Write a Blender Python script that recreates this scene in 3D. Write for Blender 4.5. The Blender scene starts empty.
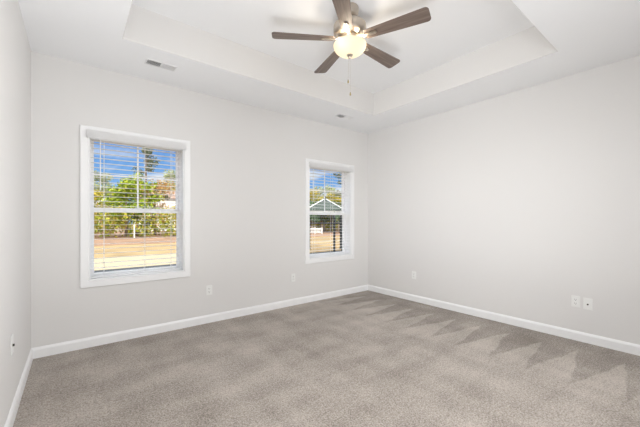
import bpy, bmesh, math, random
from mathutils import Vector, Matrix
random.seed(7)
scene = bpy.context.scene
COL = scene.collection
R = math.radians

# ------------------------------------------------------------------ camera, world, lights, exposure
EYE = Vector((0, 0, 1.24)); YAW = R(38.3); FPX = 310.0
cam_d = bpy.data.cameras.new('camera'); cam = bpy.data.objects.new('camera', cam_d); COL.objects.link(cam)
cam.location = EYE; cam.rotation_euler = (R(90), 0, -YAW)
cam_d.sensor_width = 36; cam_d.lens = FPX * 36 / 640; cam_d.shift_y = 6 / 640
cam_d.clip_start = 0.02; cam_d.clip_end = 400
scene.camera = cam
scene.view_settings.view_transform = 'Standard'; scene.view_settings.look = 'None'
scene.view_settings.exposure = 0.0; scene.view_settings.gamma = 1.0; scene.view_settings.use_curve_mapping = False

world = bpy.data.worlds.new('sky'); scene.world = world; world.use_nodes = True
wn = world.node_tree.nodes; wl = world.node_tree.links; wn.clear()
tc = wn.new('ShaderNodeTexCoord'); sep = wn.new('ShaderNodeSeparateXYZ'); wl.new(tc.outputs['Generated'], sep.inputs[0])
sky = wn.new('ShaderNodeValToRGB'); wl.new(sep.outputs['Z'], sky.inputs[0])
e = sky.color_ramp.elements
e[0].position = 0.0; e[0].color = (0.44, 0.64, 0.90, 1)
e[1].position = 0.27; e[1].color = (0.085, 0.27, 0.74, 1)
m_ = e.new(0.12); m_.color = (0.22, 0.46, 0.86, 1)
m_ = e.new(0.42); m_.color = (0.20, 0.38, 0.72, 1)
m_ = e.new(0.60); m_.color = (3.2, 3.2, 3.2, 1)       # unseen overhead sky whitened to add daylight on the slats
mp = wn.new('ShaderNodeMapping'); mp.inputs['Scale'].default_value = (5, 5, 17); mp.inputs['Location'].default_value = (0.62, 0.1, 0.3)
wl.new(tc.outputs['Generated'], mp.inputs[0])
cn = wn.new('ShaderNodeTexNoise'); cn.inputs['Scale'].default_value = 1.0; cn.inputs['Detail'].default_value = 6
wl.new(mp.outputs[0], cn.inputs['Vector'])
cr = wn.new('ShaderNodeValToRGB'); wl.new(cn.outputs['Fac'], cr.inputs[0])
cr.color_ramp.elements[0].position = 0.50; cr.color_ramp.elements[1].position = 0.62
er = wn.new('ShaderNodeValToRGB'); wl.new(sep.outputs['Z'], er.inputs[0])
q = er.color_ramp.elements; q[0].position = 0.0; q[0].color = (1, 1, 1, 1); q[1].position = 0.2; q[1].color = (0, 0, 0, 1)
k_ = q.new(0.15); k_.color = (0.9, 0.9, 0.9, 1)
mu = wn.new('ShaderNodeMath'); mu.operation = 'MULTIPLY'; wl.new(cr.outputs[0], mu.inputs[0]); wl.new(er.outputs[0], mu.inputs[1])
mx = wn.new('ShaderNodeMixRGB'); wl.new(mu.outputs[0], mx.inputs[0]); wl.new(sky.outputs[0], mx.inputs[1]); mx.inputs[2].default_value = (0.86, 0.89, 0.95, 1)
bg = wn.new('ShaderNodeBackground'); wl.new(mx.outputs[0], bg.inputs[0]); bg.inputs[1].default_value = 1.0
wo = wn.new('ShaderNodeOutputWorld'); wl.new(bg.outputs[0], wo.inputs[0])

def lamp(name, kind, loc, energy, color=(1, 1, 1), rot=None, target=None, size=1, size_y=None, angle=None, spread=180):
    d = bpy.data.lights.new(name, kind); d.energy = energy; d.color = color
    o = bpy.data.objects.new(name, d); COL.objects.link(o); o.location = loc
    if kind == 'AREA':
        d.shape = 'RECTANGLE'; d.size = size; d.size_y = size_y or size; d.spread = R(spread)
    if kind == 'SUN': d.angle = angle
    if kind == 'POINT': d.shadow_soft_size = size
    if target is not None:
        o.rotation_euler = (Vector(target) - Vector(loc)).to_track_quat('-Z', 'Y').to_euler()
    elif rot: o.rotation_euler = rot
    return o
# low autumn sun behind the house, its roof throws the shade on the near ground
SUN_EL = R(27)
sd = Vector((0.18, math.cos(SUN_EL), -math.sin(SUN_EL)))
lamp('sun', 'SUN', (0, -20, 15), 3.9, (1.0, 0.93, 0.80), target=Vector((0, -20, 15)) + sd, angle=R(0.6))
# added soft area fills standing in for flash, brightening the room evenly
FILL = (0.98, 0.99, 1.0)
lamp('ceiling_fill', 'AREA', (0.35, 0.35, 0.45), 54, FILL, rot=(R(180), 0, 0), size=1.0, size_y=1.0)
lamp('tray_fill', 'AREA', (1.85, -1.6, 0.45), 3, FILL, target=(1.85, 3.0, 2.74), size=2.4, size_y=0.6, spread=85)
lamp('right_wall_fill', 'AREA', (0.1, -0.9, 1.3), 3.5, FILL, target=(4.04, 2.5, 1.5), size=0.9, size_y=0.9, spread=80)
lamp('right_corner_fill', 'AREA', (0.3, -0.3, 1.3), 7.8, FILL, target=(4.04, 2.7, 1.5), size=0.9, size_y=0.9, spread=60)
lamp('left_wall_fill', 'AREA', (3.6, -0.3, 1.3), 8.5, FILL, target=(-0.3, 2.4, 1.5), size=0.9, size_y=0.9, spread=60)
lamp('floor_fill', 'AREA', (1.8, -1.2, 2.6), 33, FILL, target=(1.9, 1.6, 0), size=2.0, size_y=0.6, spread=100)

# ------------------------------------------------------------------ materials
def new_mat(name):
    m = bpy.data.materials.new(name); m.use_nodes = True
    n = m.node_tree.nodes; b = n['Principled BSDF']
    return m, n, m.node_tree.links, b
def plain(name, col, rough=0.6, metal=0.0, bump=0.0, bscale=200, spec=0.5, vary=0.0, vscale=4):
    m, n, l, b = new_mat(name)
    b.inputs['Base Color'].default_value = (*col, 1); b.inputs['Roughness'].default_value = rough
    b.inputs['Metallic'].default_value = metal; b.inputs['Specular IOR Level'].default_value = spec
    t = n.new('ShaderNodeTexCoord')
    if bump:
        x = n.new('ShaderNodeTexNoise'); x.inputs['Scale'].default_value = bscale; x.inputs['Detail'].default_value = 3
        l.new(t.outputs['Object'], x.inputs['Vector'])
        u = n.new('ShaderNodeBump'); u.inputs['Strength'].default_value = bump; u.inputs['Distance'].default_value = 0.002
        l.new(x.outputs['Fac'], u.inputs['Height']); l.new(u.outputs[0], b.inputs['Normal'])
    if vary:
        x = n.new('ShaderNodeTexNoise'); x.inputs['Scale'].default_value = vscale; x.inputs['Detail'].default_value = 6
        l.new(t.outputs['Object'], x.inputs['Vector'])
        r = n.new('ShaderNodeValToRGB'); l.new(x.outputs['Fac'], r.inputs[0])
        r.color_ramp.elements[0].position = 0.3; r.color_ramp.elements[1].position = 0.7
        r.color_ramp.elements[0].color = (*[c * (1 - vary) for c in col], 1)
        r.color_ramp.elements[1].color = (*[min(1, c * (1 + vary)) for c in col], 1)
        l.new(r.outputs[0], b.inputs['Base Color'])
    return m
WALL = plain('greige_wall_paint', (0.785, 0.772, 0.757), 0.75, bump=0.12, bscale=260, spec=0.25)
CEIL = plain('white_ceiling_paint', (0.915, 0.92, 0.93), 0.85, bump=0.15, bscale=220, spec=0.2)
TRIM = plain('white_trim_paint', (0.93, 0.93, 0.93), 0.38)
VINYL = plain('white_vinyl', (0.90, 0.90, 0.91), 0.35)
SLAT = plain('white_blind_slat', (0.93, 0.93, 0.93), 0.4)
n_s, l_s = SLAT.node_tree.nodes, SLAT.node_tree.links                # thin white vinyl lets a little light through
tr_ = n_s.new('ShaderNodeBsdfTranslucent'); tr_.inputs[0].default_value = (0.95, 0.95, 0.95, 1)
ms_ = n_s.new('ShaderNodeMixShader'); ms_.inputs[0].default_value = 0.5
l_s.new(n_s['Principled BSDF'].outputs[0], ms_.inputs[1]); l_s.new(tr_.outputs[0], ms_.inputs[2]); l_s.new(ms_.outputs[0], n_s['Material Output'].inputs[0])
CORD = plain('white_cord', (0.86, 0.86, 0.84), 0.8)
PLATE = plain('white_plate_plastic', (0.88, 0.88, 0.86), 0.35)
SLOT = plain('dark_slot', (0.05, 0.045, 0.04), 0.6)
REG = plain('white_register_enamel', (0.84, 0.84, 0.84), 0.4)
DUCT = plain('dark_duct', (0.22, 0.22, 0.22), 0.8)
NICKEL = plain('brushed_nickel', (0.58, 0.52, 0.45), 0.38, metal=1.0, bump=0.05, bscale=300)
BRASS = plain('aged_brass', (0.42, 0.34, 0.17), 0.4, metal=0.9)
SIDING = plain('exterior_siding', (0.62, 0.60, 0.56), 0.8)
SHINGLE = plain('roof_shingle', (0.16, 0.145, 0.135), 0.9, bump=0.4, bscale=20, vary=0.2, vscale=8)
BARK = plain('grey_brown_bark', (0.20, 0.145, 0.10), 0.9, bump=0.5, bscale=30, vary=0.3, vscale=6)
PALEBARK = plain('pale_bark', (0.62, 0.57, 0.50), 0.9, bump=0.5, bscale=30, vary=0.2, vscale=6)
LAWN = plain('dormant_tan_lawn', (0.34, 0.235, 0.11), 0.95, bump=0.6, bscale=40, vary=0.22, vscale=0.9)
STRAW = plain('pine_straw_bed', (0.30, 0.18, 0.11), 0.95, bump=0.8, bscale=30, vary=0.35, vscale=1.4)
CONC = plain('pale_concrete', (0.40, 0.335, 0.22), 0.9, bump=0.3, bscale=60, vary=0.07, vscale=2)
WHITEP = plain('white_outdoor_paint', (0.86, 0.86, 0.84), 0.6)
BLACKM = plain('black_powder_coat', (0.018, 0.022, 0.028), 0.45)
GZROOF = plain('grey_green_metal_roof', (0.045, 0.065, 0.052), 0.6, vary=0.15, vscale=5)
HROOF = plain('brown_roof', (0.30, 0.20, 0.15), 0.9, vary=0.15, vscale=3)
TANW = plain('tan_siding', (0.42, 0.36, 0.27), 0.8)
HWALL = plain('off_white_siding', (0.78, 0.76, 0.72), 0.8)
DGLASS = plain('dark_window_glass', (0.06, 0.08, 0.10), 0.1)

def carpet_mat():
    m, n, l, b = new_mat('greige_cut_pile_carpet')
    t = n.new('ShaderNodeTexCoord'); sp = n.new('ShaderNodeSeparateXYZ'); l.new(t.outputs['Object'], sp.inputs[0])
    def M(op, a, c=None, d=None):
        x = n.new('ShaderNodeMath'); x.operation = op
        for i, v in enumerate((a, c, d)):
            if v is None: continue
            if isinstance(v, (int, float)): x.inputs[i].default_value = v
            else: l.new(v, x.inputs[i])
        return x.outputs[0]
    def noise(scale, detail=2, vec=None, sc=None, rot=0):
        x = n.new('ShaderNodeTexNoise'); x.inputs['Scale'].default_value = scale; x.inputs['Detail'].default_value = detail
        v = n.new('ShaderNodeMapping'); v.inputs['Scale'].default_value = sc or (1, 1, 1); v.inputs['Rotation'].default_value = (0, 0, rot)
        l.new(t.outputs['Object'], v.inputs[0]); l.new(v.outputs[0], x.inputs['Vector'])
        return x.outputs['Fac']
    X, Y = sp.outputs['X'], sp.outputs['Y']
    wob = noise(3.0, 3)
    d = M('SUBTRACT', 4.04, X)
    yy = M('ADD', Y, M('MULTIPLY', M('SUBTRACT', wob, 0.5), 0.10))
    yy = M('SUBTRACT', yy, M('MULTIPLY', d, 0.05))
    u = M('ABSOLUTE', M('SUBTRACT', M('FRACT', M('DIVIDE', M('SUBTRACT', yy, 0.310), 0.30)), 0.5))   # 0 at a stroke's centre line
    edge = M('DIVIDE', M('SUBTRACT', d, 0.27), 0.80)
    wedge = M('MULTIPLY', M('SUBTRACT', edge, M('MULTIPLY', u, 2)), 9)
    wedge = M('MINIMUM', M('MAXIMUM', wedge, 0), 1)
    fade = M('MINIMUM', M('MAXIMUM', M('MULTIPLY', M('SUBTRACT', 1.55, d), 1.6), 0), 1)     # strokes die out away from the wall
    wedge = M('MULTIPLY', M('SUBTRACT', wedge, 0.55), fade)
    # broad nap streaks left by the cleaner over the rest of the floor
    s1 = noise(1.6, 4, sc=(1.0, 2.6, 1), rot=R(38))
    s2 = noise(2.2, 3, sc=(2.2, 0.7, 1), rot=R(12))
    st = M('ADD', M('MULTIPLY', M('SUBTRACT', s1, 0.5), 0.9), M('MULTIPLY', M('SUBTRACT', s2, 0.5), 0.7))
    tone = M('ADD', M('MULTIPLY', wedge, 0.34), M('MULTIPLY', st, 0.95))
    sp1 = noise(105, 3); sp2 = noise(42, 3); sp3 = noise(210, 1)
    grain = M('ADD', M('MULTIPLY', M('SUBTRACT', sp1, 0.5), 2.2), M('MULTIPLY', M('SUBTRACT', sp2, 0.5), 0.8))
    tone = M('ADD', tone, M('ADD', grain, M('MULTIPLY', M('SUBTRACT', sp3, 0.5), 0.3)))
    r = n.new('ShaderNodeValToRGB'); l.new(M('ADD', tone, 0.5), r.inputs[0])
    r.color_ramp.elements[0].position = 0.0; r.color_ramp.elements[0].color = (0.21, 0.178, 0.150, 1)
    r.color_ramp.elements[1].position = 1.0; r.color_ramp.elements[1].color = (0.58, 0.52, 0.465, 1)
    l.new(r.outputs[0], b.inputs['Base Color'])
    b.inputs['Roughness'].default_value = 1.0; b.inputs['Specular IOR Level'].default_value = 0.05
    b.inputs['Sheen Weight'].default_value = 0.15
    bp = n.new('ShaderNodeBump'); bp.inputs['Strength'].default_value = 0.75; bp.inputs['Distance'].default_value = 0.008
    l.new(M('ADD', sp1, M('MULTIPLY', sp2, 0.7)), bp.inputs['Height']); l.new(bp.outputs[0], b.inputs['Normal'])
    return m
CARPET = carpet_mat()

def wood_mat():
    m, n, l, b = new_mat('grey_brown_blade_wood')
    t = n.new('ShaderNodeTexCoord'); v = n.new('ShaderNodeMapping'); v.inputs['Scale'].default_value = (2.2, 38, 38)
    l.new(t.outputs['Object'], v.inputs[0])
    x = n.new('ShaderNodeTexNoise'); x.inputs['Scale'].default_value = 1.6; x.inputs['Detail'].default_value = 7; l.new(v.outputs[0], x.inputs['Vector'])
    r = n.new('ShaderNodeValToRGB'); l.new(x.outputs['Fac'], r.inputs[0])
    r.color_ramp.elements[0].position = 0.25; r.color_ramp.elements[0].color = (0.105, 0.074, 0.058, 1)
    r.color_ramp.elements[1].position = 0.8; r.color_ramp.elements[1].color = (0.24, 0.185, 0.155, 1)
    l.new(r.outputs[0], b.inputs['Base Color']); b.inputs['Roughness'].default_value = 0.45
    return m
WOOD = wood_mat()

def glass_mat():
    m = bpy.data.materials.new('window_glass'); m.use_nodes = True
    n, l = m.node_tree.nodes, m.node_tree.links; n.clear()
    a = n.new('ShaderNodeBsdfTransparent'); g = n.new('ShaderNodeBsdfGlossy'); g.inputs['Roughness'].default_value = 0.22
    a.inputs[0].default_value = (0.97, 0.98, 0.98, 1)
    f = n.new('ShaderNodeFresnel'); f.inputs[0].default_value = 1.45
    mm = n.new('ShaderNodeMath'); mm.operation = 'MULTIPLY'; mm.inputs[1].default_value = 0.02; l.new(f.outputs[0], mm.inputs[0])
    s = n.new('ShaderNodeMixShader'); l.new(mm.outputs[0], s.inputs[0]); l.new(a.outputs[0], s.inputs[1]); l.new(g.outputs[0], s.inputs[2])
    o = n.new('ShaderNodeOutputMaterial'); l.new(s.outputs[0], o.inputs[0])
    return m
GLASS = glass_mat()

def bowl_mat():
    m = bpy.data.materials.new('frosted_cream_lamp_glass'); m.use_nodes = True
    n, l = m.node_tree.nodes, m.node_tree.links; n.clear()
    d = n.new('ShaderNodeBsdfDiffuse'); d.inputs[0].default_value = (0.40, 0.35, 0.27, 1)
    t = n.new('ShaderNodeBsdfTranslucent'); t.inputs[0].default_value = (0.10, 0.085, 0.06, 1)
    s = n.new('ShaderNodeMixShader'); s.inputs[0].default_value = 0.5; l.new(d.outputs[0], s.inputs[1]); l.new(t.outputs[0], s.inputs[2])
    em = n.new('ShaderNodeEmission'); em.inputs[0].default_value = (1.0, 0.87, 0.66, 1); em.inputs[1].default_value = 0.62
    a = n.new('ShaderNodeAddShader'); l.new(s.outputs[0], a.inputs[0]); l.new(em.outputs[0], a.inputs[1])
    o = n.new('ShaderNodeOutputMaterial'); l.new(a.outputs[0], o.inputs[0])
    return m
BOWL = bowl_mat()

def leaf_mat(name, stops):
    m, n, l, b = new_mat(name)
    g = n.new('ShaderNodeNewGeometry'); r = n.new('ShaderNodeValToRGB'); l.new(g.outputs['Random Per Island'], r.inputs[0])
    el = r.color_ramp.elements
    el[0].position, el[0].color = stops[0][0], (*stops[0][1], 1); el[1].position, el[1].color = stops[-1][0], (*stops[-1][1], 1)
    for p, c in stops[1:-1]:
        z = el.new(p); z.color = (*c, 1)
    l.new(r.outputs[0], b.inputs['Base Color']); b.inputs['Roughness'].default_value = 0.7; b.inputs['Specular IOR Level'].default_value = 0.2
    return m
LEAF_GREEN = leaf_mat('bright_green_leaves', [(0, (0.08, 0.16, 0.015)), (0.5, (0.30, 0.40, 0.03)), (1, (0.52, 0.52, 0.05))])
LEAF_YELLOW = leaf_mat('yellow_green_leaves', [(0, (0.26, 0.24, 0.03)), (0.5, (0.52, 0.44, 0.07)), (1, (0.68, 0.52, 0.10))])
LEAF_ORANGE = leaf_mat('rust_leaves', [(0, (0.40, 0.22, 0.09)), (0.5, (0.62, 0.36, 0.14)), (1, (0.52, 0.48, 0.16))])
LEAF_PINE = leaf_mat('dark_pine_needles', [(0, (0.07, 0.10, 0.06)), (0.6, (0.16, 0.19, 0.10)), (1, (0.26, 0.26, 0.15))])
LEAF_GREY = leaf_mat('grey_green_leaves', [(0, (0.28, 0.33, 0.18)), (0.6, (0.42, 0.46, 0.26)), (1, (0.55, 0.52, 0.25))])
LEAF_UNDER = leaf_mat('mixed_undergrowth', [(0, (0.05, 0.09, 0.015)), (0.3, (0.27, 0.32, 0.03)), (0.6, (0.46, 0.42, 0.05)), (0.8, (0.38, 0.22, 0.08)), (1, (0.42, 0.44, 0.06))])
LEAF_DARK = leaf_mat('dark_evergreen_leaves', [(0, (0.04, 0.09, 0.05)), (0.6, (0.10, 0.18, 0.09)), (1, (0.22, 0.30, 0.16))])

# ------------------------------------------------------------------ mesh helpers
def link(name, bm, mat, parent=None, smooth=False):
    me = bpy.data.meshes.new(name); bm.normal_update(); bm.to_mesh(me); bm.free()
    for mm in (mat if isinstance(mat, (list, tuple)) else [mat]): me.materials.append(mm)
    if smooth:
        for p in me.polygons: p.use_smooth = True
    o = bpy.data.objects.new(name, me); COL.objects.link(o)
    if parent is not None: o.parent = parent
    return o
def autosmooth(o, ang=35):
    for p in o.data.polygons: p.use_smooth = True
    o.data.set_sharp_from_angle(angle=R(ang))
    return o
def empty(name, loc, rotz=0):
    o = bpy.data.objects.new(name, None); COL.objects.link(o); o.location = loc; o.rotation_euler = (0, 0, rotz)
    o.empty_display_size = 0.05
    return o
def tag(o, label=None, cat=None, group=None, kind=None):
    if label: o['label'] = label
    if cat: o['category'] = cat
    if group: o['group'] = group
    if kind: o['kind'] = kind
    return o
def box(bm, x0, x1, y0, y1, z0, z1, bevel=0.0, mat=0, M=None):
    r = bmesh.ops.create_cube(bm, size=1)
    vs = r['verts']
    for v in vs:
        v.co = Vector((x0 + (v.co.x + .5) * (x1 - x0), y0 + (v.co.y + .5) * (y1 - y0), z0 + (v.co.z + .5) * (z1 - z0)))
    fs = set(f for v in vs for f in v.link_faces)
    if bevel:
        es = list(set(e_ for v in vs for e_ in v.link_edges))
        rb = bmesh.ops.bevel(bm, geom=es, offset=bevel, segments=2, affect='EDGES', profile=0.5)
        fs = set(f for f in rb['faces']) | set(f for f in fs if f.is_valid)
        vs = list(set(v for f in fs for v in f.verts))
    for f in fs: f.material_index = mat
    if M is not None:
        for v in set(v for f in fs for v in f.verts): v.co = M @ v.co
    return list(fs)
def lathe(bm, prof, seg=32, c=(0, 0), cap=False):
    rings = []
    for r, z in prof:
        if r < 1e-5: rings.append([bm.verts.new((c[0], c[1], z))])
        else: rings.append([bm.verts.new((c[0] + r * math.cos(2 * math.pi * k / seg), c[1] + r * math.sin(2 * math.pi * k / seg), z)) for k in range(seg)])
    for a, b in zip(rings, rings[1:]):
        for k in range(seg):
            k2 = (k + 1) % seg
            if len(a) == 1 and len(b) == 1: continue
            if len(a) == 1: bm.faces.new((a[0], b[k2], b[k]))
            elif len(b) == 1: bm.faces.new((a[k], a[k2], b[0]))
            else: bm.faces.new((a[k], a[k2], b[k2], b[k]))
    bmesh.ops.recalc_face_normals(bm, faces=bm.faces)
def tube(bm, pts, rads, seg=8):
    rings = []
    for i, p in enumerate(pts):
        p = Vector(p)
        d = (Vector(pts[min(i + 1, len(pts) - 1)]) - Vector(pts[max(i - 1, 0)])).normalized()
        a = d.orthogonal().normalized(); b = d.cross(a)
        if rings:   # keep rings aligned
            ref = prev_a - d * prev_a.dot(d)
            if ref.length > 1e-4: a = ref.normalized(); b = d.cross(a)
        prev_a = a
        rings.append([bm.verts.new(p + (a * math.cos(2 * math.pi * k / seg) + b * math.sin(2 * math.pi * k / seg)) * rads[i]) for k in range(seg)])
    for r0, r1 in zip(rings, rings[1:]):
        for k in range(seg): bm.faces.new((r0[k], r0[(k + 1) % seg], r1[(k + 1) % seg], r1[k]))
    bm.faces.new(list(reversed(rings[0]))); bm.faces.new(rings[-1])
def prism_frame(bm, x0, x1, z0, z1, w, prof):
    """Mitred picture frame in the XZ plane; prof = list of (inset 0..w, y)."""
    loops = []
    for d, y in prof:
        loops.append([bm.verts.new(c) for c in ((x0 + d, y, z0 + d), (x1 - d, y, z0 + d), (x1 - d, y, z1 - d), (x0 + d, y, z1 - d))])
    n = len(loops)
    for i in range(n):
        a, b = loops[i], loops[(i + 1) % n]
        for k in range(4): bm.faces.new((a[k], a[(k + 1) % 4], b[(k + 1) % 4], b[k]))
    bmesh.ops.recalc_face_normals(bm, faces=bm.faces)

# ------------------------------------------------------------------ room shell
XL, XR, YB, YR, H, HT = -0.308, 4.041, 3.755, -3.10, 2.74, 3.055
YO = 3.935                       # outer face of the back wall
GZ = -0.40                       # ground outside
bm = bmesh.new()
vs = [bm.verts.new(c) for c in ((XL - .1, YR - .1, 0), (XR + .1, YR - .1, 0), (XR + .1, YB + .02, 0), (XL - .1, YB + .02, 0))]
bm.faces.new(vs); ext = bmesh.ops.extrude_face_region(bm, geom=bm.faces[:])
for v in [g for g in ext['geom'] if isinstance(g, bmesh.types.BMVert)]: v.co.z -= 0.2
bmesh.ops.recalc_face_normals(bm, faces=bm.faces)
tag(link('floor', bm, CARPET), kind='structure')

WIN = [(0.036, 1.045, 0.580, 2.148), (2.687, 3.691, 0.580, 2.148)]       # outer casing rectangles
CW = 0.070
OPEN = [(a + CW, b - CW, c + CW, d - CW) for a, b, c, d in WIN]
bm = bmesh.new()                  # back wall: one sheet with two openings, thickened
xs = [-9.0, XL - .12, OPEN[0][0], OPEN[0][1], OPEN[1][0], OPEN[1][1], XR + .12, 17.0]
zs = [GZ - .1, OPEN[0][2], OPEN[0][3], 3.2]
def cell_solid(i, j): return not (j == 1 and i in (2, 4))
grid = {}
def gv(i, j, y):
    k = (i, j, y)
    if k not in grid: grid[k] = bm.verts.new((xs[i], y, zs[j]))
    return grid[k]
for i in range(len(xs) - 1):
    for j in range(3):
        if not cell_solid(i, j): continue
        f = bm.faces.new((gv(i, j, YB), gv(i + 1, j, YB), gv(i + 1, j + 1, YB), gv(i, j + 1, YB)))
        f = bm.faces.new((gv(i, j + 1, YO), gv(i + 1, j + 1, YO), gv(i + 1, j, YO), gv(i, j, YO))); f.material_index = 1
for i in (2, 4):
    c = [(i, 1), (i + 1, 1), (i + 1, 2), (i, 2)]
    for k in range(4):
        a, b = c[k], c[(k + 1) % 4]
        bm.faces.new((gv(*a, YB), gv(*b, YB), gv(*b, YO), gv(*a, YO)))
n_ = len(xs) - 1                 # outer rim
for i in range(n_):
    bm.faces.new((gv(i, 0, YB), gv(i, 0, YO), gv(i + 1, 0, YO), gv(i + 1, 0, YB)))
    bm.faces.new((gv(i, 3, YB), gv(i + 1, 3, YB), gv(i + 1, 3, YO), gv(i, 3, YO)))
for j in range(3):
    bm.faces.new((gv(0, j, YB), gv(0, j + 1, YB), gv(0, j + 1, YO), gv(0, j, YO)))
    bm.faces.new((gv(n_, j, YB), gv(n_, j, YO), gv(n_, j + 1, YO), gv(n_, j + 1, YB)))
bmesh.ops.recalc_face_normals(bm, faces=bm.faces)
tag(link('wall_back', bm, [WALL, SIDING]), kind='structure')
for nm, x0, x1, y0, y1 in (('wall_left', XL - .12, XL, YR - .12, YB), ('wall_right', XR, XR + .12, YR - .12, YB), ('wall_rear', XL, XR, YR - .12, YR)):
    bm = bmesh.new(); box(bm, x0, x1, y0, y1, -0.2, 3.2); tag(link(nm, bm, WALL), kind='structure')

# ceiling with its raised tray (white flats, greige risers)
TX0, TX1, TY0, TY1 = 0.312, 3.378, 0.86, 3.03
bm = bmesh.new()
O_ = [(XL - .1, YR - .1), (XR + .1, YR - .1), (XR + .1, YB + .02), (XL - .1, YB + .02)]
I_ = [(TX0, TY0), (TX1, TY0), (TX1, TY1), (TX0, TY1)]
bv = 0.006
lo = [bm.verts.new((*p, H)) for p in O_]
sgn = [(-1, -1), (1, -1), (1, 1), (-1, 1)]
li = [bm.verts.new((p[0] + s[0] * bv, p[1] + s[1] * bv, H)) for p, s in zip(I_, sgn)]
lr = [bm.verts.new((*p, H + bv)) for p in I_]
ti = [bm.verts.new((*p, HT)) for p in I_]
to = [bm.verts.new((*p, 3.2)) for p in O_]
for k in range(4):
    k2 = (k + 1) % 4
    bm.faces.new((lo[k], lo[k2], li[k2], li[k]))
    f = bm.faces.new((li[k], li[k2], lr[k2], lr[k])); f.material_index = 1
    f = bm.faces.new((lr[k], lr[k2], ti[k2], ti[k])); f.material_index = 1
    bm.faces.new((lo[k2], lo[k], to[k], to[k2]))
bm.faces.new(ti); bm.faces.new(to)
bmesh.ops.recalc_face_normals(bm, faces=bm.faces)
tag(link('ceiling', bm, [CEIL, WALL]), kind='structure')

# baseboards with a moulded top edge
def baseboard(name, p0, p1, nrm, m0, m1):
    p0, p1, nrm = Vector(p0), Vector(p1), Vector(nrm); d = (p1 - p0).normalized()
    prof = [(0, 0), (0.015, 0), (0.015, 0.074), (0.0115, 0.084), (0.009, 0.087), (0.006, 0.094), (0, 0.096)]
    bm = bmesh.new(); A, B = [], []
    for o, z in prof:
        A.append(bm.verts.new(p0 + nrm * o + d * o * m0 + Vector((0, 0, z))))
        B.append(bm.verts.new(p1 + nrm * o - d * o * m1 + Vector((0, 0, z))))
    for k in range(len(prof)):
        k2 = (k + 1) % len(prof); bm.faces.new((A[k], A[k2], B[k2], B[k]))
    bm.faces.new(A); bm.faces.new(list(reversed(B)))
    bmesh.ops.recalc_face_normals(bm, faces=bm.faces)
    tag(link(name, bm, TRIM), kind='structure')
baseboard('baseboard_back', (XL, YB, 0), (XR, YB, 0), (0, -1, 0), 1, 1)
baseboard('baseboard_left', (XL, YR, 0), (XL, YB, 0), (1, 0, 0), 1, 1)
baseboard('baseboard_right', (XR, YR, 0), (XR, YB, 0), (-1, 0, 0), 1, 1)
baseboard('baseboard_rear', (XL, YR, 0), (XR, YR, 0), (0, 1, 0), 1, 1)

# ------------------------------------------------------------------ windows
def make_window(name, W, O):
    root = empty(name, ((O[0] + O[1]) / 2, YB, O[2])); tag(root, kind='structure')
    inv = Matrix.Translation(root.location).inverted()
    def part(nm, bm, mat, parent=root):
        bm.transform(inv)
        return link(nm, bm, mat, parent)
    bm = bmesh.new(); prism_frame(bm, W[0], W[1], W[2], W[3], CW, [(0, YB), (0, YB - .013), (.004, YB - .018), (CW - .006, YB - .018), (CW - .002, YB - .013), (CW, YB + .0)])
    part('casing', bm, TRIM)
    x0, x1, z0, z1 = O
    bm = bmesh.new(); prism_frame(bm, x0, x1, z0, z1, .012, [(0, YB - .004), (.008, YB - .004), (.008, YO - .075), (0, YO - .075)]); part('jamb', bm, TRIM)
    bm = bmesh.new(); prism_frame(bm, x0, x1, z0, z1, .02, [(0, YO - .075), (.020, YO - .075), (.020, YO + .01), (0, YO + .01)]); part('vinyl_frame', bm, VINYL)
    zm = 1.338; s = .026
    fx0, fx1, fz0, fz1 = x0 + .018, x1 - .018, z0 + .018, z1 - .018
    def sash(nm, a0, a1, y, grid_):
        bm = bmesh.new()
        box(bm, fx0, fx0 + s, y - .016, y + .016, a0, a1, .003); box(bm, fx1 - s, fx1, y - .016, y + .016, a0, a1, .003)
        hb = .024 if not grid_ else .048
        ht = .045 if not grid_ else .020
        box(bm, fx0 + s - .002, fx1 - s + .002, y - .0155, y + .0155, a0, a0 + hb, .003)
        box(bm, fx0 + s - .002, fx1 - s + .002, y - .0155, y + .0155, a1 - ht, a1, .003)
        sh = part(nm, bm, VINYL)
        bm = bmesh.new(); box(bm, fx0 + s - .003, fx1 - s + .003, y - .002, y + .002, a0 + hb - .003, a1 - ht + .003)
        bm.transform(inv); link('glass_pane', bm, GLASS, sh)
        if grid_:
            bm = bmesh.new(); xm = (fx0 + fx1) / 2; zc = (a0 + hb + a1 - ht) / 2
            box(bm, xm - .0085, xm + .0085, y - .009, y - .003, a0 + hb - .002, a1 - ht + .002, .002)
            box(bm, fx0 + s - .002, fx1 - s + .002, y - .0088, y - .0032, zc - .0085, zc + .0085, .002)
            bm.transform(inv); link('muntin_grid', bm, VINYL, sh)
        return sh
    sash('upper_sash', zm - .024, fz1, YO - .012, True)
    lo_ = sash('lower_sash', fz0, zm + .020, YO - .047, False)
    bm = bmesh.new(); box(bm, (x0 + x1) / 2 - .03, (x0 + x1) / 2 + .03, YO - .062, YO - .030, zm + .0195, zm + .030, .003); bm.transform(inv); link('sash_lock', bm, VINYL, lo_)
make_window('window_1', WIN[0], OPEN[0])
make_window('window_2', WIN[1], OPEN[1])

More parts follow.
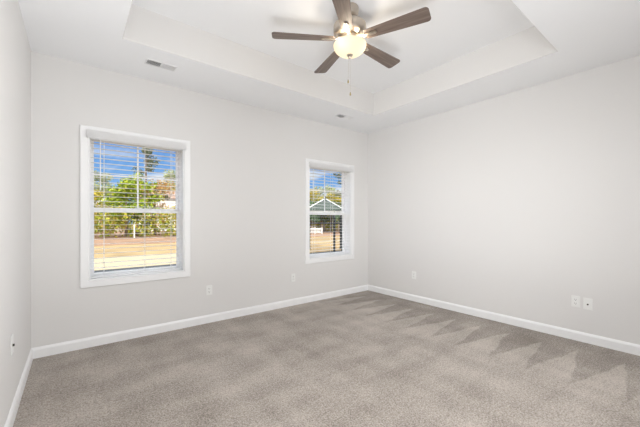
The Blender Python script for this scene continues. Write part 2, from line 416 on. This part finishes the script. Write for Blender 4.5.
# ------------------------------------------------------------------ blinds (slats turned level)
def dup(o, parent=None):
    c = o.copy(); COL.objects.link(c)
    if parent is not None: c.parent = parent
    for ch in list(o.children): dup(ch, c)
    return c
def make_blind(O):
    x0, x1, z0, z1 = O; w = x1 - x0; hw = w / 2
    root = empty('window_blind', ((x0 + x1) / 2, YB, z1))
    bm = bmesh.new()                                   # valance with returns, over the top casing
    box(bm, -hw - .020, hw + .020, -.048, -.038, -.050, .024, .003)
    box(bm, -hw - .020, -hw - .011, -.039, -.019, -.049, .023, .001); box(bm, hw + .011, hw + .020, -.039, -.019, -.049, .023, .001)
    link('valance', bm, SLAT, root)
    bm = bmesh.new(); box(bm, -hw + .013, hw - .013, .012, .066, -.052, -.014, .004); link('head_rail', bm, SLAT, root)
    bm = bmesh.new()                                   # a slat: slightly crowned plank
    n = 6; sw, th = .0475, .0020; tp, bt = [], []
    for k in range(n + 1):
        t = k / n - .5; z = .0012 * (1 - (2 * t) ** 2)
        tp.append((t * sw, z + th / 2)); bt.append((t * sw, z - th / 2))
    loop = tp + bt[::-1]; L = hw - .015
    A = [bm.verts.new((-L, y, z)) for y, z in loop]; B = [bm.verts.new((L, y, z)) for y, z in loop]
    for k in range(len(loop)): bm.faces.new((A[k], A[(k + 1) % len(loop)], B[(k + 1) % len(loop)], B[k]))
    bm.faces.new(A); bm.faces.new(B[::-1]); bmesh.ops.recalc_face_normals(bm, faces=bm.faces)
    slat = link('slat', bm, SLAT, root)
    yc = .041; pitch = .0475; top = -.085; zbot = z0 - z1 + .026
    count = int((top - zbot - .02) / pitch) + 1
    for k in range(count):
        s_ = slat if k == 0 else dup(slat, root)
        s_.location = (0, yc, top - k * pitch); s_.rotation_euler = (R(-0.5), 0, 0)
    bm = bmesh.new(); box(bm, -L, L, yc - .025, yc + .025, zbot - .010, zbot + .006, .003); link('bottom_rail', bm, SLAT, root)
    for f in (-.36, .055, .36):                          # ladder cords front and back
        bm = bmesh.new()
        for y in (yc - .028, yc + .028): tube(bm, [(f * w, y, -.05), (f * w, y, zbot)], [.0016] * 2, 6)
        link('ladder_cord', bm, CORD, root)
    bm = bmesh.new(); tube(bm, [(-hw + .09, .004, -.05), (-hw + .09, .0025, -.55)], [.0045, .0045], 8); link('tilt_wand', bm, VINYL, root)
    return root
b1 = make_blind(OPEN[0]); b2 = dup(b1); b2.location.x = (OPEN[1][0] + OPEN[1][1]) / 2
tag(b1, 'white horizontal blind with open slats in the left window', 'blind', 'window blinds')
tag(b2, 'white horizontal blind with open slats in the right window near the corner', 'blind', 'window blinds')

# ------------------------------------------------------------------ ceiling registers
def make_register(loc):
    root = empty('ceiling_register', loc)
    w, d, fr = .272, .122, .016
    bm = bmesh.new()
    loops = []
    for ins, z in ((0, 0), (0, -.004), (.004, -.007), (fr - .003, -.007), (fr, -.004), (fr, 0)):
        loops.append([bm.verts.new((sx * (w / 2 - ins), sy * (d / 2 - ins), z)) for sx, sy in ((-1, -1), (1, -1), (1, 1), (-1, 1))])
    for a, b in zip(loops, loops[1:]):
        for k in range(4): bm.faces.new((a[k], a[(k + 1) % 4], b[(k + 1) % 4], b[k]))
    bmesh.ops.recalc_face_normals(bm, faces=bm.faces); link('frame', bm, REG, root)
    bm = bmesh.new(); box(bm, -w / 2 + fr, w / 2 - fr, -d / 2 + fr, d / 2 - fr, -.0012, -.0004); link('duct_opening', bm, DUCT, root)
    bm = bmesh.new(); box(bm, -.005, .005, -d / 2 + fr, d / 2 - fr, -.0075, -.001, .001); link('centre_bar', bm, REG, root)
    for sd_ in (-1, 1):
        bm = bmesh.new(); box(bm, -.0055, .0055, -d / 2 + fr, d / 2 - fr, -.0005, .0005)
        lv = link('louver', bm, REG, root)
        n = 12
        for k in range(n):
            c = lv if k == 0 else dup(lv, root)
            c.location = (sd_ * (.010 + k * .0095), 0, -.0058); c.rotation_euler = (0, R(-52 if sd_ < 0 else 38), 0)
    bm = bmesh.new(); box(bm, -w / 2 + .006, -w / 2 + .012, -.004, .004, -.013, -.006, .001); link('damper_lever', bm, REG, root)
    return root
r1 = make_register((0.655, 3.315, H)); r2 = dup(r1); r2.location = (3.075, 3.325, H)
tag(r1, 'white ceiling air register above the left window', 'air vent', 'ceiling air registers')
tag(r2, 'white ceiling air register near the far corner, above the right window', 'air vent', 'ceiling air registers')

# ------------------------------------------------------------------ outlets
def plate_bm(w=.072, h=.116):
    bm = bmesh.new(); box(bm, -w / 2, w / 2, -.006, 0, -h / 2, h / 2, .0025); return bm
def make_outlet():
    root = empty('wall_outlet', (0, 0, 0)); link('cover_plate', plate_bm(), PLATE, root)
    for sz in (-.0195, .0195):
        bm = bmesh.new()
        pts = []
        for k in range(24):
            a = 2 * math.pi * k / 24; pts.append((max(-.0165, min(.0165, .019 * math.cos(a))), max(-.0145, min(.0145, .0175 * math.sin(a))) + sz))
        A = [bm.verts.new((x, -.0085, z)) for x, z in pts]; B = [bm.verts.new((x, -.0055, z)) for x, z in pts]
        bm.faces.new(A)
        for k in range(24): bm.faces.new((A[k], A[(k + 1) % 24], B[(k + 1) % 24], B[k]))
        bmesh.ops.recalc_face_normals(bm, faces=bm.faces)
        rc = link('receptacle', bm, PLATE, root)
        bm = bmesh.new()
        box(bm, -.0075, -.0050, -.0089, -.008, sz - .003, sz + .008); box(bm, .0050, .0072, -.0089, -.008, sz - .002, sz + .007)
        box(bm, -.0025, .0025, -.0089, -.008, sz - .0105, sz - .0060)
        link('slots', bm, SLOT, rc)
    bm = bmesh.new(); tube(bm, [(0, -.0055, 0), (0, -.0072, 0)], [.0035] * 2, 12); link('screw', bm, PLATE, root)
    return root
def make_jack():
    root = empty('jack_plate', (0, 0, 0)); link('cover_plate', plate_bm(), PLATE, root)
    bm = bmesh.new(); tube(bm, [(0, -.0055, -.004), (0, -.0145, -.004)], [.0075] * 2, 12); jk = link('jack', bm, SLOT, root)
    for z in (-.042, .042):
        bm = bmesh.new(); tube(bm, [(0, -.0055, z), (0, -.0072, z)], [.003] * 2, 10); link('screw', bm, PLATE, root)
    return root
o1 = make_outlet(); o1.location = (1.264, YB, .39)
o2 = dup(o1); o2.location = (2.469, YB, .40)
o3 = dup(o1); o3.location = (XR, 2.811, .395); o3.rotation_euler = (0, 0, R(-90))
o4 = dup(o1); o4.location = (XR, .872, .398); o4.rotation_euler = (0, 0, R(-90))
j1 = make_jack(); j1.location = (XR, .775, .392); j1.rotation_euler = (0, 0, R(-90))
j2 = dup(j1); j2.location = (XL, 2.671, .47); j2.rotation_euler = (0, 0, R(90))
g_ = 'duplex wall outlets'
tag(o1, 'white duplex outlet on the back wall just right of the left window', 'outlet', g_)
tag(o2, 'white duplex outlet on the back wall left of the right window', 'outlet', g_)
tag(o3, 'white duplex outlet low on the right wall near the far corner', 'outlet', g_)
tag(o4, 'white duplex outlet on the right wall, beside the plate with one dark jack', 'outlet', g_)
tag(j1, 'white plate with one dark jack on the right wall, right of the outlet', 'jack plate', 'jack plates')
tag(j2, 'white plate with one dark jack low on the left wall', 'jack plate', 'jack plates')

# ------------------------------------------------------------------ ceiling fan
FX, FY, BZ = 1.850, 1.930, 2.785
fan = empty('ceiling_fan', (FX, FY, HT))
tag(fan, 'ceiling fan with five grey-brown wooden blades and lit glass bowl, hanging in tray ceiling', 'ceiling fan')
zz = lambda z: z - HT
def lp(nm, prof, mat, parent=fan, seg=48, c=(0, 0)):
    bm = bmesh.new(); lathe(bm, [(r, zz(z)) for r, z in prof], seg, c); o = link(nm, bm, mat, parent); return autosmooth(o, 40)
lp('canopy', [(0, HT), (.074, HT), (.076, HT - .006), (.076, HT - .030), (.072, HT - .052), (.058, HT - .070), (.030, HT - .078), (0, HT - .079)], NICKEL)
lp('downrod', [(0, HT - .05), (.0125, HT - .05), (.0125, 2.955), (0, 2.955)], NICKEL, seg=20)
lp('motor_housing', [(0, 2.925), (.03, 2.925), (.035, 2.918), (.10, 2.916), (.130, 2.910), (.139, 2.900), (.140, 2.888), (.140, 2.850), (.137, 2.836), (.130, 2.826), (.110, 2.818), (.095, 2.812), (0, 2.812)], NICKEL)
lp('switch_housing', [(0, 2.814), (.070, 2.814), (.074, 2.800), (.074, 2.775), (.062, 2.765), (.062, 2.750), (0, 2.750)], NICKEL)
bowl = lp('lamp_bowl', [(.136, 2.742), (.141, 2.737), (.140, 2.722), (.133, 2.703), (.118, 2.684), (.094, 2.667), (.061, 2.656), (.024, 2.652), (0, 2.652)], BOWL, seg=64)
lp('finial', [(0, 2.655), (.026, 2.654), (.028, 2.648), (.020, 2.641), (.012, 2.637), (.013, 2.628), (.008, 2.621), (0, 2.619)], NICKEL, bowl, seg=24)
for k in range(3):                                      # three arms that carry the bowl
    bm = bmesh.new(); a = R(30 + 120 * k); tube(bm, [(.05 * math.cos(a), .05 * math.sin(a), zz(2.752)), (.137 * math.cos(a), .139 * math.sin(a), zz(2.738))], [.004, .004], 8)
    link('bowl_arm', bm, NICKEL, fan)
def blade_mesh():
    bm = bmesh.new(); out = []
    r0, r1, w0, w1, rc = .138, .662, .050, .071, .030
    out.append((r0, -w0 + .012)); out.append((r0 + .012, -w0))
    for k in range(7):
        a = R(-90 + 15 * k); out.append((r1 - rc + rc * math.cos(a), -w1 + rc + rc * math.sin(a)))
    for k in range(7):
        a = R(15 * k); out.append((r1 - rc + rc * math.cos(a), w1 - rc + rc * math.sin(a)))
    out.append((r0 + .012, w0)); out.append((r0, w0 - .012))
    A = [bm.verts.new((x, y, .003)) for x, y in out]; B = [bm.verts.new((x, y, -.003)) for x, y in out]
    bm.faces.new(A); bm.faces.new(B[::-1]); n = len(out)
    for k in range(n): bm.faces.new((A[k], B[k], B[(k + 1) % n], A[(k + 1) % n]))
    bmesh.ops.recalc_face_normals(bm, faces=bm.faces)
    es = [e_ for e_ in bm.edges if abs(e_.verts[0].co.z - e_.verts[1].co.z) < 1e-6]
    bmesh.ops.bevel(bm, geom=es, offset=.0012, segments=1, affect='EDGES')
    return bm
def bracket_mesh():
    bm = bmesh.new()
    st = [(.070, .022, .018), (.100, .018, .008), (.130, .015, -.0055), (.160, .015, -.0065), (.200, .017, -.0065), (.228, .016, -.0065), (.242, .009, -.0065)]
    rows = []
    for x, w, z in st:
        rows.append([bm.verts.new((x, -w, z - .003)), bm.verts.new((x, w, z - .003)), bm.verts.new((x, w, z + .003)), bm.verts.new((x, -w, z + .003))])
    for a, b in zip(rows, rows[1:]):
        for k in range(4): bm.faces.new((a[k], a[(k + 1) % 4], b[(k + 1) % 4], b[k]))
    bm.faces.new(rows[0]); bm.faces.new(rows[-1][::-1])
    bmesh.ops.recalc_face_normals(bm, faces=bm.faces)
    for x, y in ((.165, 0), (.232, 0)): lathe_at(bm, x, y, -.0105)
    box(bm, .192, .216, -.009, .009, -.0108, -.0090, .0008, mat=1)
    return bm
def lathe_at(bm, x, y, z):
    r = bmesh.ops.create_cone(bm, cap_ends=True, segments=10, radius1=.003, radius2=.0055, depth=.003)
    for v in r['verts']: v.co += Vector((x, y, z))
blade0 = link('blade', blade_mesh(), WOOD, fan)
brk0 = link('blade_bracket', bracket_mesh(), [NICKEL, SLOT], blade0)
for k in range(5):
    b = blade0 if k == 0 else dup(blade0, fan)
    b.matrix_local = Matrix.Translation((0, 0, zz(BZ))) @ Matrix.Rotation(R(3 + 72 * k), 4, 'Z') @ Matrix.Rotation(R(-11), 4, 'X')
for (cx, cy, zb) in ((-.011, .009, 2.425), (.004, -.003, 2.318)):
    bm = bmesh.new(); tube(bm, [(cx * .6, cy * .6, zz(2.622)), (cx, cy, zz(zb + .014))], [.00045] * 2, 6); ch = link('pull_chain', bm, BRASS, fan)
    bm = bmesh.new(); lathe(bm, [(0, zz(zb + .016)), (.004, zz(zb + .014)), (.0062, zz(zb + .004)), (.0068, zz(zb - .008)), (.005, zz(zb - .014)), (0, zz(zb - .015))], 16, (cx, cy)); autosmooth(link('chain_pull', bm, BRASS, ch))
for k in range(3):                                      # three bulbs standing in the open bowl
    a = R(75 + 120 * k); fl = lamp('fan_bulb', 'POINT', (0, 0, 0), 2.2, (1.0, 0.88, 0.70), size=.02); fl.parent = fan; fl.location = (.088 * math.cos(a), .088 * math.sin(a), zz(2.733))

# ------------------------------------------------------------------ house shell outside (throws the shade by the windows)
bm = bmesh.new()
prof = [(YO + .42, 2.95), (YO + .42, 3.22), (-1.2, 4.75), (-7.0, 3.22), (-7.0, 2.95)]
prof = [(YO + .42, 3.21), (YO + .42, 3.40), (-1.2, 5.15), (-7.0, 3.40), (-7.0, 3.21)]
A = [bm.verts.new((-9.4, y, z)) for y, z in prof]; B = [bm.verts.new((17.4, y, z)) for y, z in prof]
for k in range(5): bm.faces.new((A[k], A[(k + 1) % 5], B[(k + 1) % 5], B[k]))
bm.faces.new(A); bm.faces.new(B[::-1]); bmesh.ops.recalc_face_normals(bm, faces=bm.faces)
tag(link('roof', bm, SHINGLE), kind='structure')

# ------------------------------------------------------------------ ground outside
FWD = Vector((math.sin(YAW), math.cos(YAW), 0)); RGT = Vector((math.cos(YAW), -math.sin(YAW), 0))
def at(px, depth, z=GZ):
    """point that stands at a camera depth along a bearing"""
    p = EYE + FWD * depth + RGT * ((px - 320) / FPX * depth); return Vector((p.x, p.y, z))
def slab(name, x0, x1, y0, y1, z, t, mat):
    bm = bmesh.new(); box(bm, x0, x1, y0, y1, z - t, z); return tag(link(name, bm, mat), kind='structure')
slab('ground', -60, 90, YO, 140, GZ, .3, LAWN)
slab('pine_straw_bed', -40, 60, 23.5, 60, GZ + .02, .05, STRAW)
DARKGND = plain('dark_blue_grey_ground', (0.045, 0.05, 0.058), 0.9, bump=0.4, bscale=50, vary=0.2, vscale=3)
slab('dark_ground_strip', -9, 40, 8.6, 12.15, GZ + .02, .05, DARKGND)  # dark blue-grey ground strip along the near edge of the drive
slab('concrete_drive', -8, 7.4, 12.15, 16.0, GZ + .025, .05, CONC)
GRAV = plain('pale_gravel', (0.40, 0.32, 0.20), 0.95, bump=0.5, bscale=50, vary=0.15, vscale=3)
slab('gravel_path', 7.4, 34, 17.0, 18.2, GZ + .022, .05, GRAV)

# ------------------------------------------------------------------ vegetation
def leaf(bm, p, s, rnd):
    a = Vector((rnd.gauss(0, 1), rnd.gauss(0, 1), rnd.gauss(0, 1))).normalized(); b = a.orthogonal().normalized()
    b = (Matrix.Rotation(rnd.random() * 6.28, 3, a) @ b); c = a.cross(b)
    l_ = s * rnd.uniform(.7, 1.3)
    vs = [bm.verts.new(p + b * l_), bm.verts.new(p + c * l_ * .55 + a * l_ * .15), bm.verts.new(p - b * l_), bm.verts.new(p - c * l_ * .55 + a * l_ * .1)]
    bm.faces.new(vs)
def make_tree(name, h, cr, kind, leafmat, bark, n, ls, seed, lean=0.0):
    rnd = random.Random(seed); root = empty(name, (0, 0, GZ))
    bm = bmesh.new(); blobs = []
    tr = h * .018 + .03
    if kind == 'pine':
        ctrl = [Vector((lean * t, 0, h * t)) for t in (0, .35, .7, 1)]
        tube(bm, ctrl, [tr, tr * .8, tr * .45, .015], 8)
        for k in range(16):
            t = rnd.uniform(.38, .97); a = rnd.random() * 6.28; L = cr * (1.15 - t) * 1.6
            p0 = Vector((lean * t, 0, h * t)); p1 = p0 + Vector((math.cos(a) * L, math.sin(a) * L, L * .25))
            tube(bm, [p0, p1], [tr * .22, .008], 5); blobs.append((p1, cr * .26)); blobs.append((p0.lerp(p1, .55), cr * .2))
        blobs.append((Vector((lean, 0, h)), cr * .2))
    else:
        fork = h * (.28 if kind == 'tree' else .08)
        tube(bm, [(0, 0, 0), (lean * .3, 0, fork), (lean * .7, .05, h * .6), (lean, 0, h * .9)], [tr, tr * .85, tr * .5, .015], 8)
        for k in range(11):
            t = rnd.uniform(.25 if kind == 'tree' else .1, .8); a = k * 2.4 + rnd.random(); L = cr * rnd.uniform(.55, .95) * (1.15 - .5 * t)
            p0 = Vector((lean * t, 0, h * t)); p1 = p0 + Vector((math.cos(a) * L, math.sin(a) * L, L * rnd.uniform(.25, .8)))
            mid = p0.lerp(p1, .5) + Vector((0, 0, L * .08))
            tube(bm, [p0, mid, p1], [tr * .35, tr * .22, .01], 5); blobs.append((p1, cr * rnd.uniform(.30, .48))); blobs.append((mid, cr * .33))
        blobs.append((Vector((lean, 0, h * .88)), cr * .38)); blobs.append((Vector((lean, 0, h * .7)), cr * .5))
    link('trunk', bm, bark, root, True)
    bm = bmesh.new(); tot = sum(r * r for _, r in blobs)
    for c, r in blobs:
        for k in range(int(n * r * r / tot)):
            d = Vector((rnd.gauss(0, 1), rnd.gauss(0, 1), rnd.gauss(0, 1))).normalized() * r * rnd.random() ** .45
            d.z *= .75; leaf(bm, c + d, ls, rnd)
    link('crown', bm, leafmat, root)
    return root
proto = {}
spec = {
 'green':  ('leafy_tree', 6.4, 2.0, 'tree', LEAF_GREEN, BARK, 2600, .13, 1),
 'yellow': ('leafy_tree', 6.2, 2.1, 'tree', LEAF_YELLOW, PALEBARK, 2400, .13, 2),
 'rust':   ('leafy_tree', 6.0, 2.0, 'tree', LEAF_ORANGE, BARK, 1500, .12, 3),
 'grey':   ('leafy_tree', 6.6, 2.1, 'tree', LEAF_GREY, BARK, 4200, .13, 4),
 'pine':   ('pine_tree', 9.0, 1.7, 'pine', LEAF_PINE, BARK, 1300, .11, 5),
 'bush':   ('evergreen_bush', 2.6, 1.3, 'bush', LEAF_DARK, BARK, 2200, .09, 6),
}
def tree(kind, px, depth, sc, label, cat='tree', group='trees along the far edge of the lawn'):
    if kind not in proto: proto[kind] = make_tree(*spec[kind]); o = proto[kind]
    else: o = dup(proto[kind])
    p = at(px, depth); o.location = p; o.rotation_euler = (0, 0, random.random() * 6.28); o.scale = (sc, sc, sc * random.uniform(.95, 1.05))
    return tag(o, label, cat, group)
# through the left window
tree('grey', 105, 52, 1.55, 'grey-green round-topped tree rising behind the tan gabled house')
tree('yellow', 87, 29, .78, 'yellow-green tree at the left edge of the left window')
tree('green', 126, 29, .90, 'bright green tree left of the centre bar of the left window')
tree('green', 137, 30.5, 1.0, 'bright green tree behind the centre bar of the left window')
tree('pine', 146, 33, 1.03, 'tall sparse dark pine rising above the other trees in the left window')
tree('rust', 155, 32, 1.05, 'rust-orange tree just right of the tall pine')
tree('grey', 171, 56, 1.55, 'grey-green tree rising behind the pale brown-roofed house')
tree('yellow', 182, 30, .52, 'low golden tree at the right edge of the left window')
# through the right window
tree('yellow', 306, 43, .96, 'golden tree at the left edge of the right window')
tree('grey', 318, 46, 1.04, 'grey-green round-topped tree left of the bar in the right window')
tree('yellow', 324, 42, .84, 'golden tree right behind the gazebo roof peak')
tree('grey', 331, 47, 1.06, 'grey-green tree right of the bar in the right window')
tree('yellow', 339, 43, .94, 'golden tree right of the gazebo roof peak')
tree('pine', 347, 22, .66, 'dark pine near the right edge of the right window, closest of the trees there')
tree('bush', 311, 40, 1.55, 'dark evergreen bush left, behind the white rail', 'bush', 'dark bushes behind the gazebo')
tree('bush', 321, 39, 1.6, 'dark evergreen bush behind the middle of the gazebo', 'bush', 'dark bushes behind the gazebo')
tree('bush', 331, 40, 1.6, 'dark evergreen bush behind the black post', 'bush', 'dark bushes behind the gazebo')
tree('bush', 340, 38, 1.5, 'dark evergreen bush right of the black post', 'bush', 'dark bushes behind the gazebo')
# woodland undergrowth: nobody could count it
rnd = random.Random(11); bm = bmesh.new()
for k in range(1150):
    x = rnd.uniform(-4, 42); y = rnd.uniform(31.5, 39); r = rnd.uniform(.35, .95); hgt = rnd.uniform(.2, 2.5)
    for j in range(22):
        d = Vector((rnd.gauss(0, 1), rnd.gauss(0, 1), rnd.gauss(0, .8))).normalized() * r * rnd.random() ** .4
        p = Vector((x, y, GZ + hgt)) + d; p.z = max(p.z, GZ + .06); leaf(bm, p, .13, rnd)
tag(link('undergrowth', bm, LEAF_UNDER), 'tangled yellow-green undergrowth along the edge of the wood', 'undergrowth', kind='stuff')

# ------------------------------------------------------------------ things standing outside
def make_house(px, depth, w, d, eave, ridge, yaw, wall, roofm, label, gable_front=False):
    root = empty('house', at(px, depth), yaw); tag(root, label, 'house', 'houses beyond the trees')
    bm = bmesh.new(); box(bm, -w / 2, w / 2, -d / 2, d / 2, 0, eave)
    A = [bm.verts.new((-w / 2, y, z)) for y, z in ((-d / 2, eave), (d / 2, eave), (0, ridge - .08))]; B = [bm.verts.new((w / 2, y, z)) for y, z in ((-d / 2, eave), (d / 2, eave), (0, ridge - .08))]
    bm.faces.new(A); bm.faces.new(B[::-1]); link('house_wall', bm, wall, root)
    bm = bmesh.new(); ov = .35; sl = (ridge - eave) / (d / 2)
    for sy in (-1, 1):
        e0 = Vector((0, sy * (d / 2 + ov), eave - ov * sl)); r0 = Vector((0, 0, ridge))
        vs = [Vector((x, p.y, p.z + t)) for t in (0, .16) for p in (e0, r0) for x in (-w / 2 - ov, w / 2 + ov)]
        v = [bm.verts.new(c) for c in vs]
        for f in ((0, 1, 3, 2), (4, 6, 7, 5), (0, 4, 5, 1), (2, 3, 7, 6), (0, 2, 6, 4), (1, 5, 7, 3)): bm.faces.new([v[i] for i in f])
    bmesh.ops.recalc_face_normals(bm, faces=bm.faces); rf = link('house_roof', bm, roofm, root)
    bm = bmesh.new()
    for sx in (-1, 1):
        for sy in (-1, 1):
            p0 = Vector((sx * (w / 2 + ov + .03), sy * (d / 2 + ov), eave - ov * sl)); p1 = Vector((sx * (w / 2 + ov + .03), 0, ridge))
            v = [bm.verts.new(p + Vector((ox, 0, oz))) for p in (p0, p1) for ox in (-.025, .025) for oz in (-.08, .2)]
            for f in ((0, 1, 3, 2), (4, 6, 7, 5), (0, 2, 6, 4), (1, 5, 7, 3), (0, 4, 5, 1), (2, 3, 7, 6)): bm.faces.new([v[i] for i in f])
    bmesh.ops.recalc_face_normals(bm, faces=bm.faces); link('fascia', bm, WHITEP, rf)
    for sx in (-.25, .25):
        bm = bmesh.new(); box(bm, sx * w - .5, sx * w + .5, -d / 2 - .03, -d / 2 + .02, .9, 2.0); link('house_window', bm, DGLASS, root)
    return root
make_house(170, 47, 8.5, 7, 4.6, 5.8, -R(14), HWALL, HROOF, 'pale house with brown roof behind the trees at right of the left window')
make_house(107, 43, 7, 5.0, 2.7, 4.2, R(90 - 8), TANW, HROOF, 'tan house with white-edged gable behind the trees at left of the left window')

# post in front of the wood
pp = empty('boundary_post', at(134.3, 27.5)); tag(pp, 'slim white post standing before the trees in the left window', 'post')
bm = bmesh.new(); box(bm, -.05, .05, -.05, .05, 0, 1.05, .01); link('post_shaft', bm, WHITEP, pp)
bm = bmesh.new(); box(bm, -.065, .065, -.065, .065, 1.05, 1.10, .01); lathe(bm, [(.06, 1.10), (.0, 1.17)], 4); link('post_cap', bm, WHITEP, pp)

# white picket rail on the lawn, right window
wr = empty('picket_rail', at(315, 35), -R(38)); tag(wr, 'short white picket rail on the lawn seen left of the gazebo', 'fence')
for x in (-.8, 0, .8):
    bm = bmesh.new(); box(bm, x - .05, x + .05, -.05, .05, 0, .75, .008); link('post', bm, WHITEP, wr)
for z in (.18, .56):
    bm = bmesh.new(); box(bm, -.8, .8, -.025, .025, z, z + .09); link('rail', bm, WHITEP, wr)
for k in range(11):
    bm = bmesh.new(); x = -.68 + k * .136; box(bm, x - .03, x + .03, -.045, -.024, .10, .70, .004); link('picket', bm, WHITEP, wr)

# gazebo
gz = empty('gazebo', at(325, 16.3), -R(38.3) - R(1)); tag(gz, 'small gazebo with grey-green hipped roof and white roof edges outside the right window', 'gazebo')
hw = .86; ez = 2.12; pk = 2.72; ov = .10
for sx in (-1, 1):
    for sy in (-1, 1):
        bm = bmesh.new(); box(bm, sx * hw - .045, sx * hw + .045, sy * hw - .045, sy * hw + .045, 0, ez - .02, .006); po = link('post', bm, BLACKM, gz)
        bm = bmesh.new(); box(bm, sx * hw - .075, sx * hw + .075, sy * hw - .075, sy * hw + .075, 0, .08, .006); link('post_base', bm, BLACKM, po)
for z0_, z1_, m__, nm in ((1.42, 1.48, BLACKM, 'rail'), (ez - .10, ez - .01, WHITEP, 'eave_beam')):
    for sy in (-1, 1):
        bm = bmesh.new(); box(bm, -hw, hw, sy * hw - .03, sy * hw + .03, z0_, z1_); link(nm, bm, m__, gz)
    for sx in (-1, 1):
        bm = bmesh.new(); box(bm, sx * hw - .03, sx * hw + .03, -hw, hw, z0_, z1_); link(nm, bm, m__, gz)
bm = bmesh.new(); q_ = hw + ov
co = [bm.verts.new((sx * q_, sy * q_, ez)) for sx, sy in ((-1, -1), (1, -1), (1, 1), (-1, 1))]; lo2 = [bm.verts.new((v.co.x, v.co.y, ez - .03)) for v in co]
tp, tb = bm.verts.new((0, 0, pk)), bm.verts.new((0, 0, pk - .03))
for k in range(4):
    bm.faces.new((co[k], co[(k + 1) % 4], tp)); bm.faces.new((lo2[(k + 1) % 4], lo2[k], tb)); bm.faces.new((co[(k + 1) % 4], co[k], lo2[k], lo2[(k + 1) % 4]))
rf = link('roof_panels', bm, GZROOF, gz)
for sx, sy in ((-1, -1), (1, -1), (1, 1), (-1, 1)):
    bm = bmesh.new(); tube(bm, [(sx * q_, sy * q_, ez + .01), (0, 0, pk + .02)], [.028, .028], 8); link('hip_cap', bm, WHITEP, rf)
bm = bmesh.new(); lathe(bm, [(.09, pk), (.07, pk + .06), (.03, pk + .12), (0, pk + .16)], 16); link('finial', bm, BLACKM, rf)

bp_ = empty('metal_post', at(334.3, 15.4)); tag(bp_, 'thin black metal post standing in front of the gazebo', 'post')
bm = bmesh.new(); box(bm, -.04, .04, -.04, .04, 0, 1.85, .006); link('post_shaft', bm, BLACKM, bp_)
bm = bmesh.new(); box(bm, -.10, .10, -.10, .10, 0, .05, .006); link('post_base', bm, BLACKM, bp_)
bm = bmesh.new(); lathe(bm, [(.07, 1.85), (.085, 1.90), (.05, 2.0), (0, 2.04)], 12); link('post_cap', bm, BLACKM, bp_)
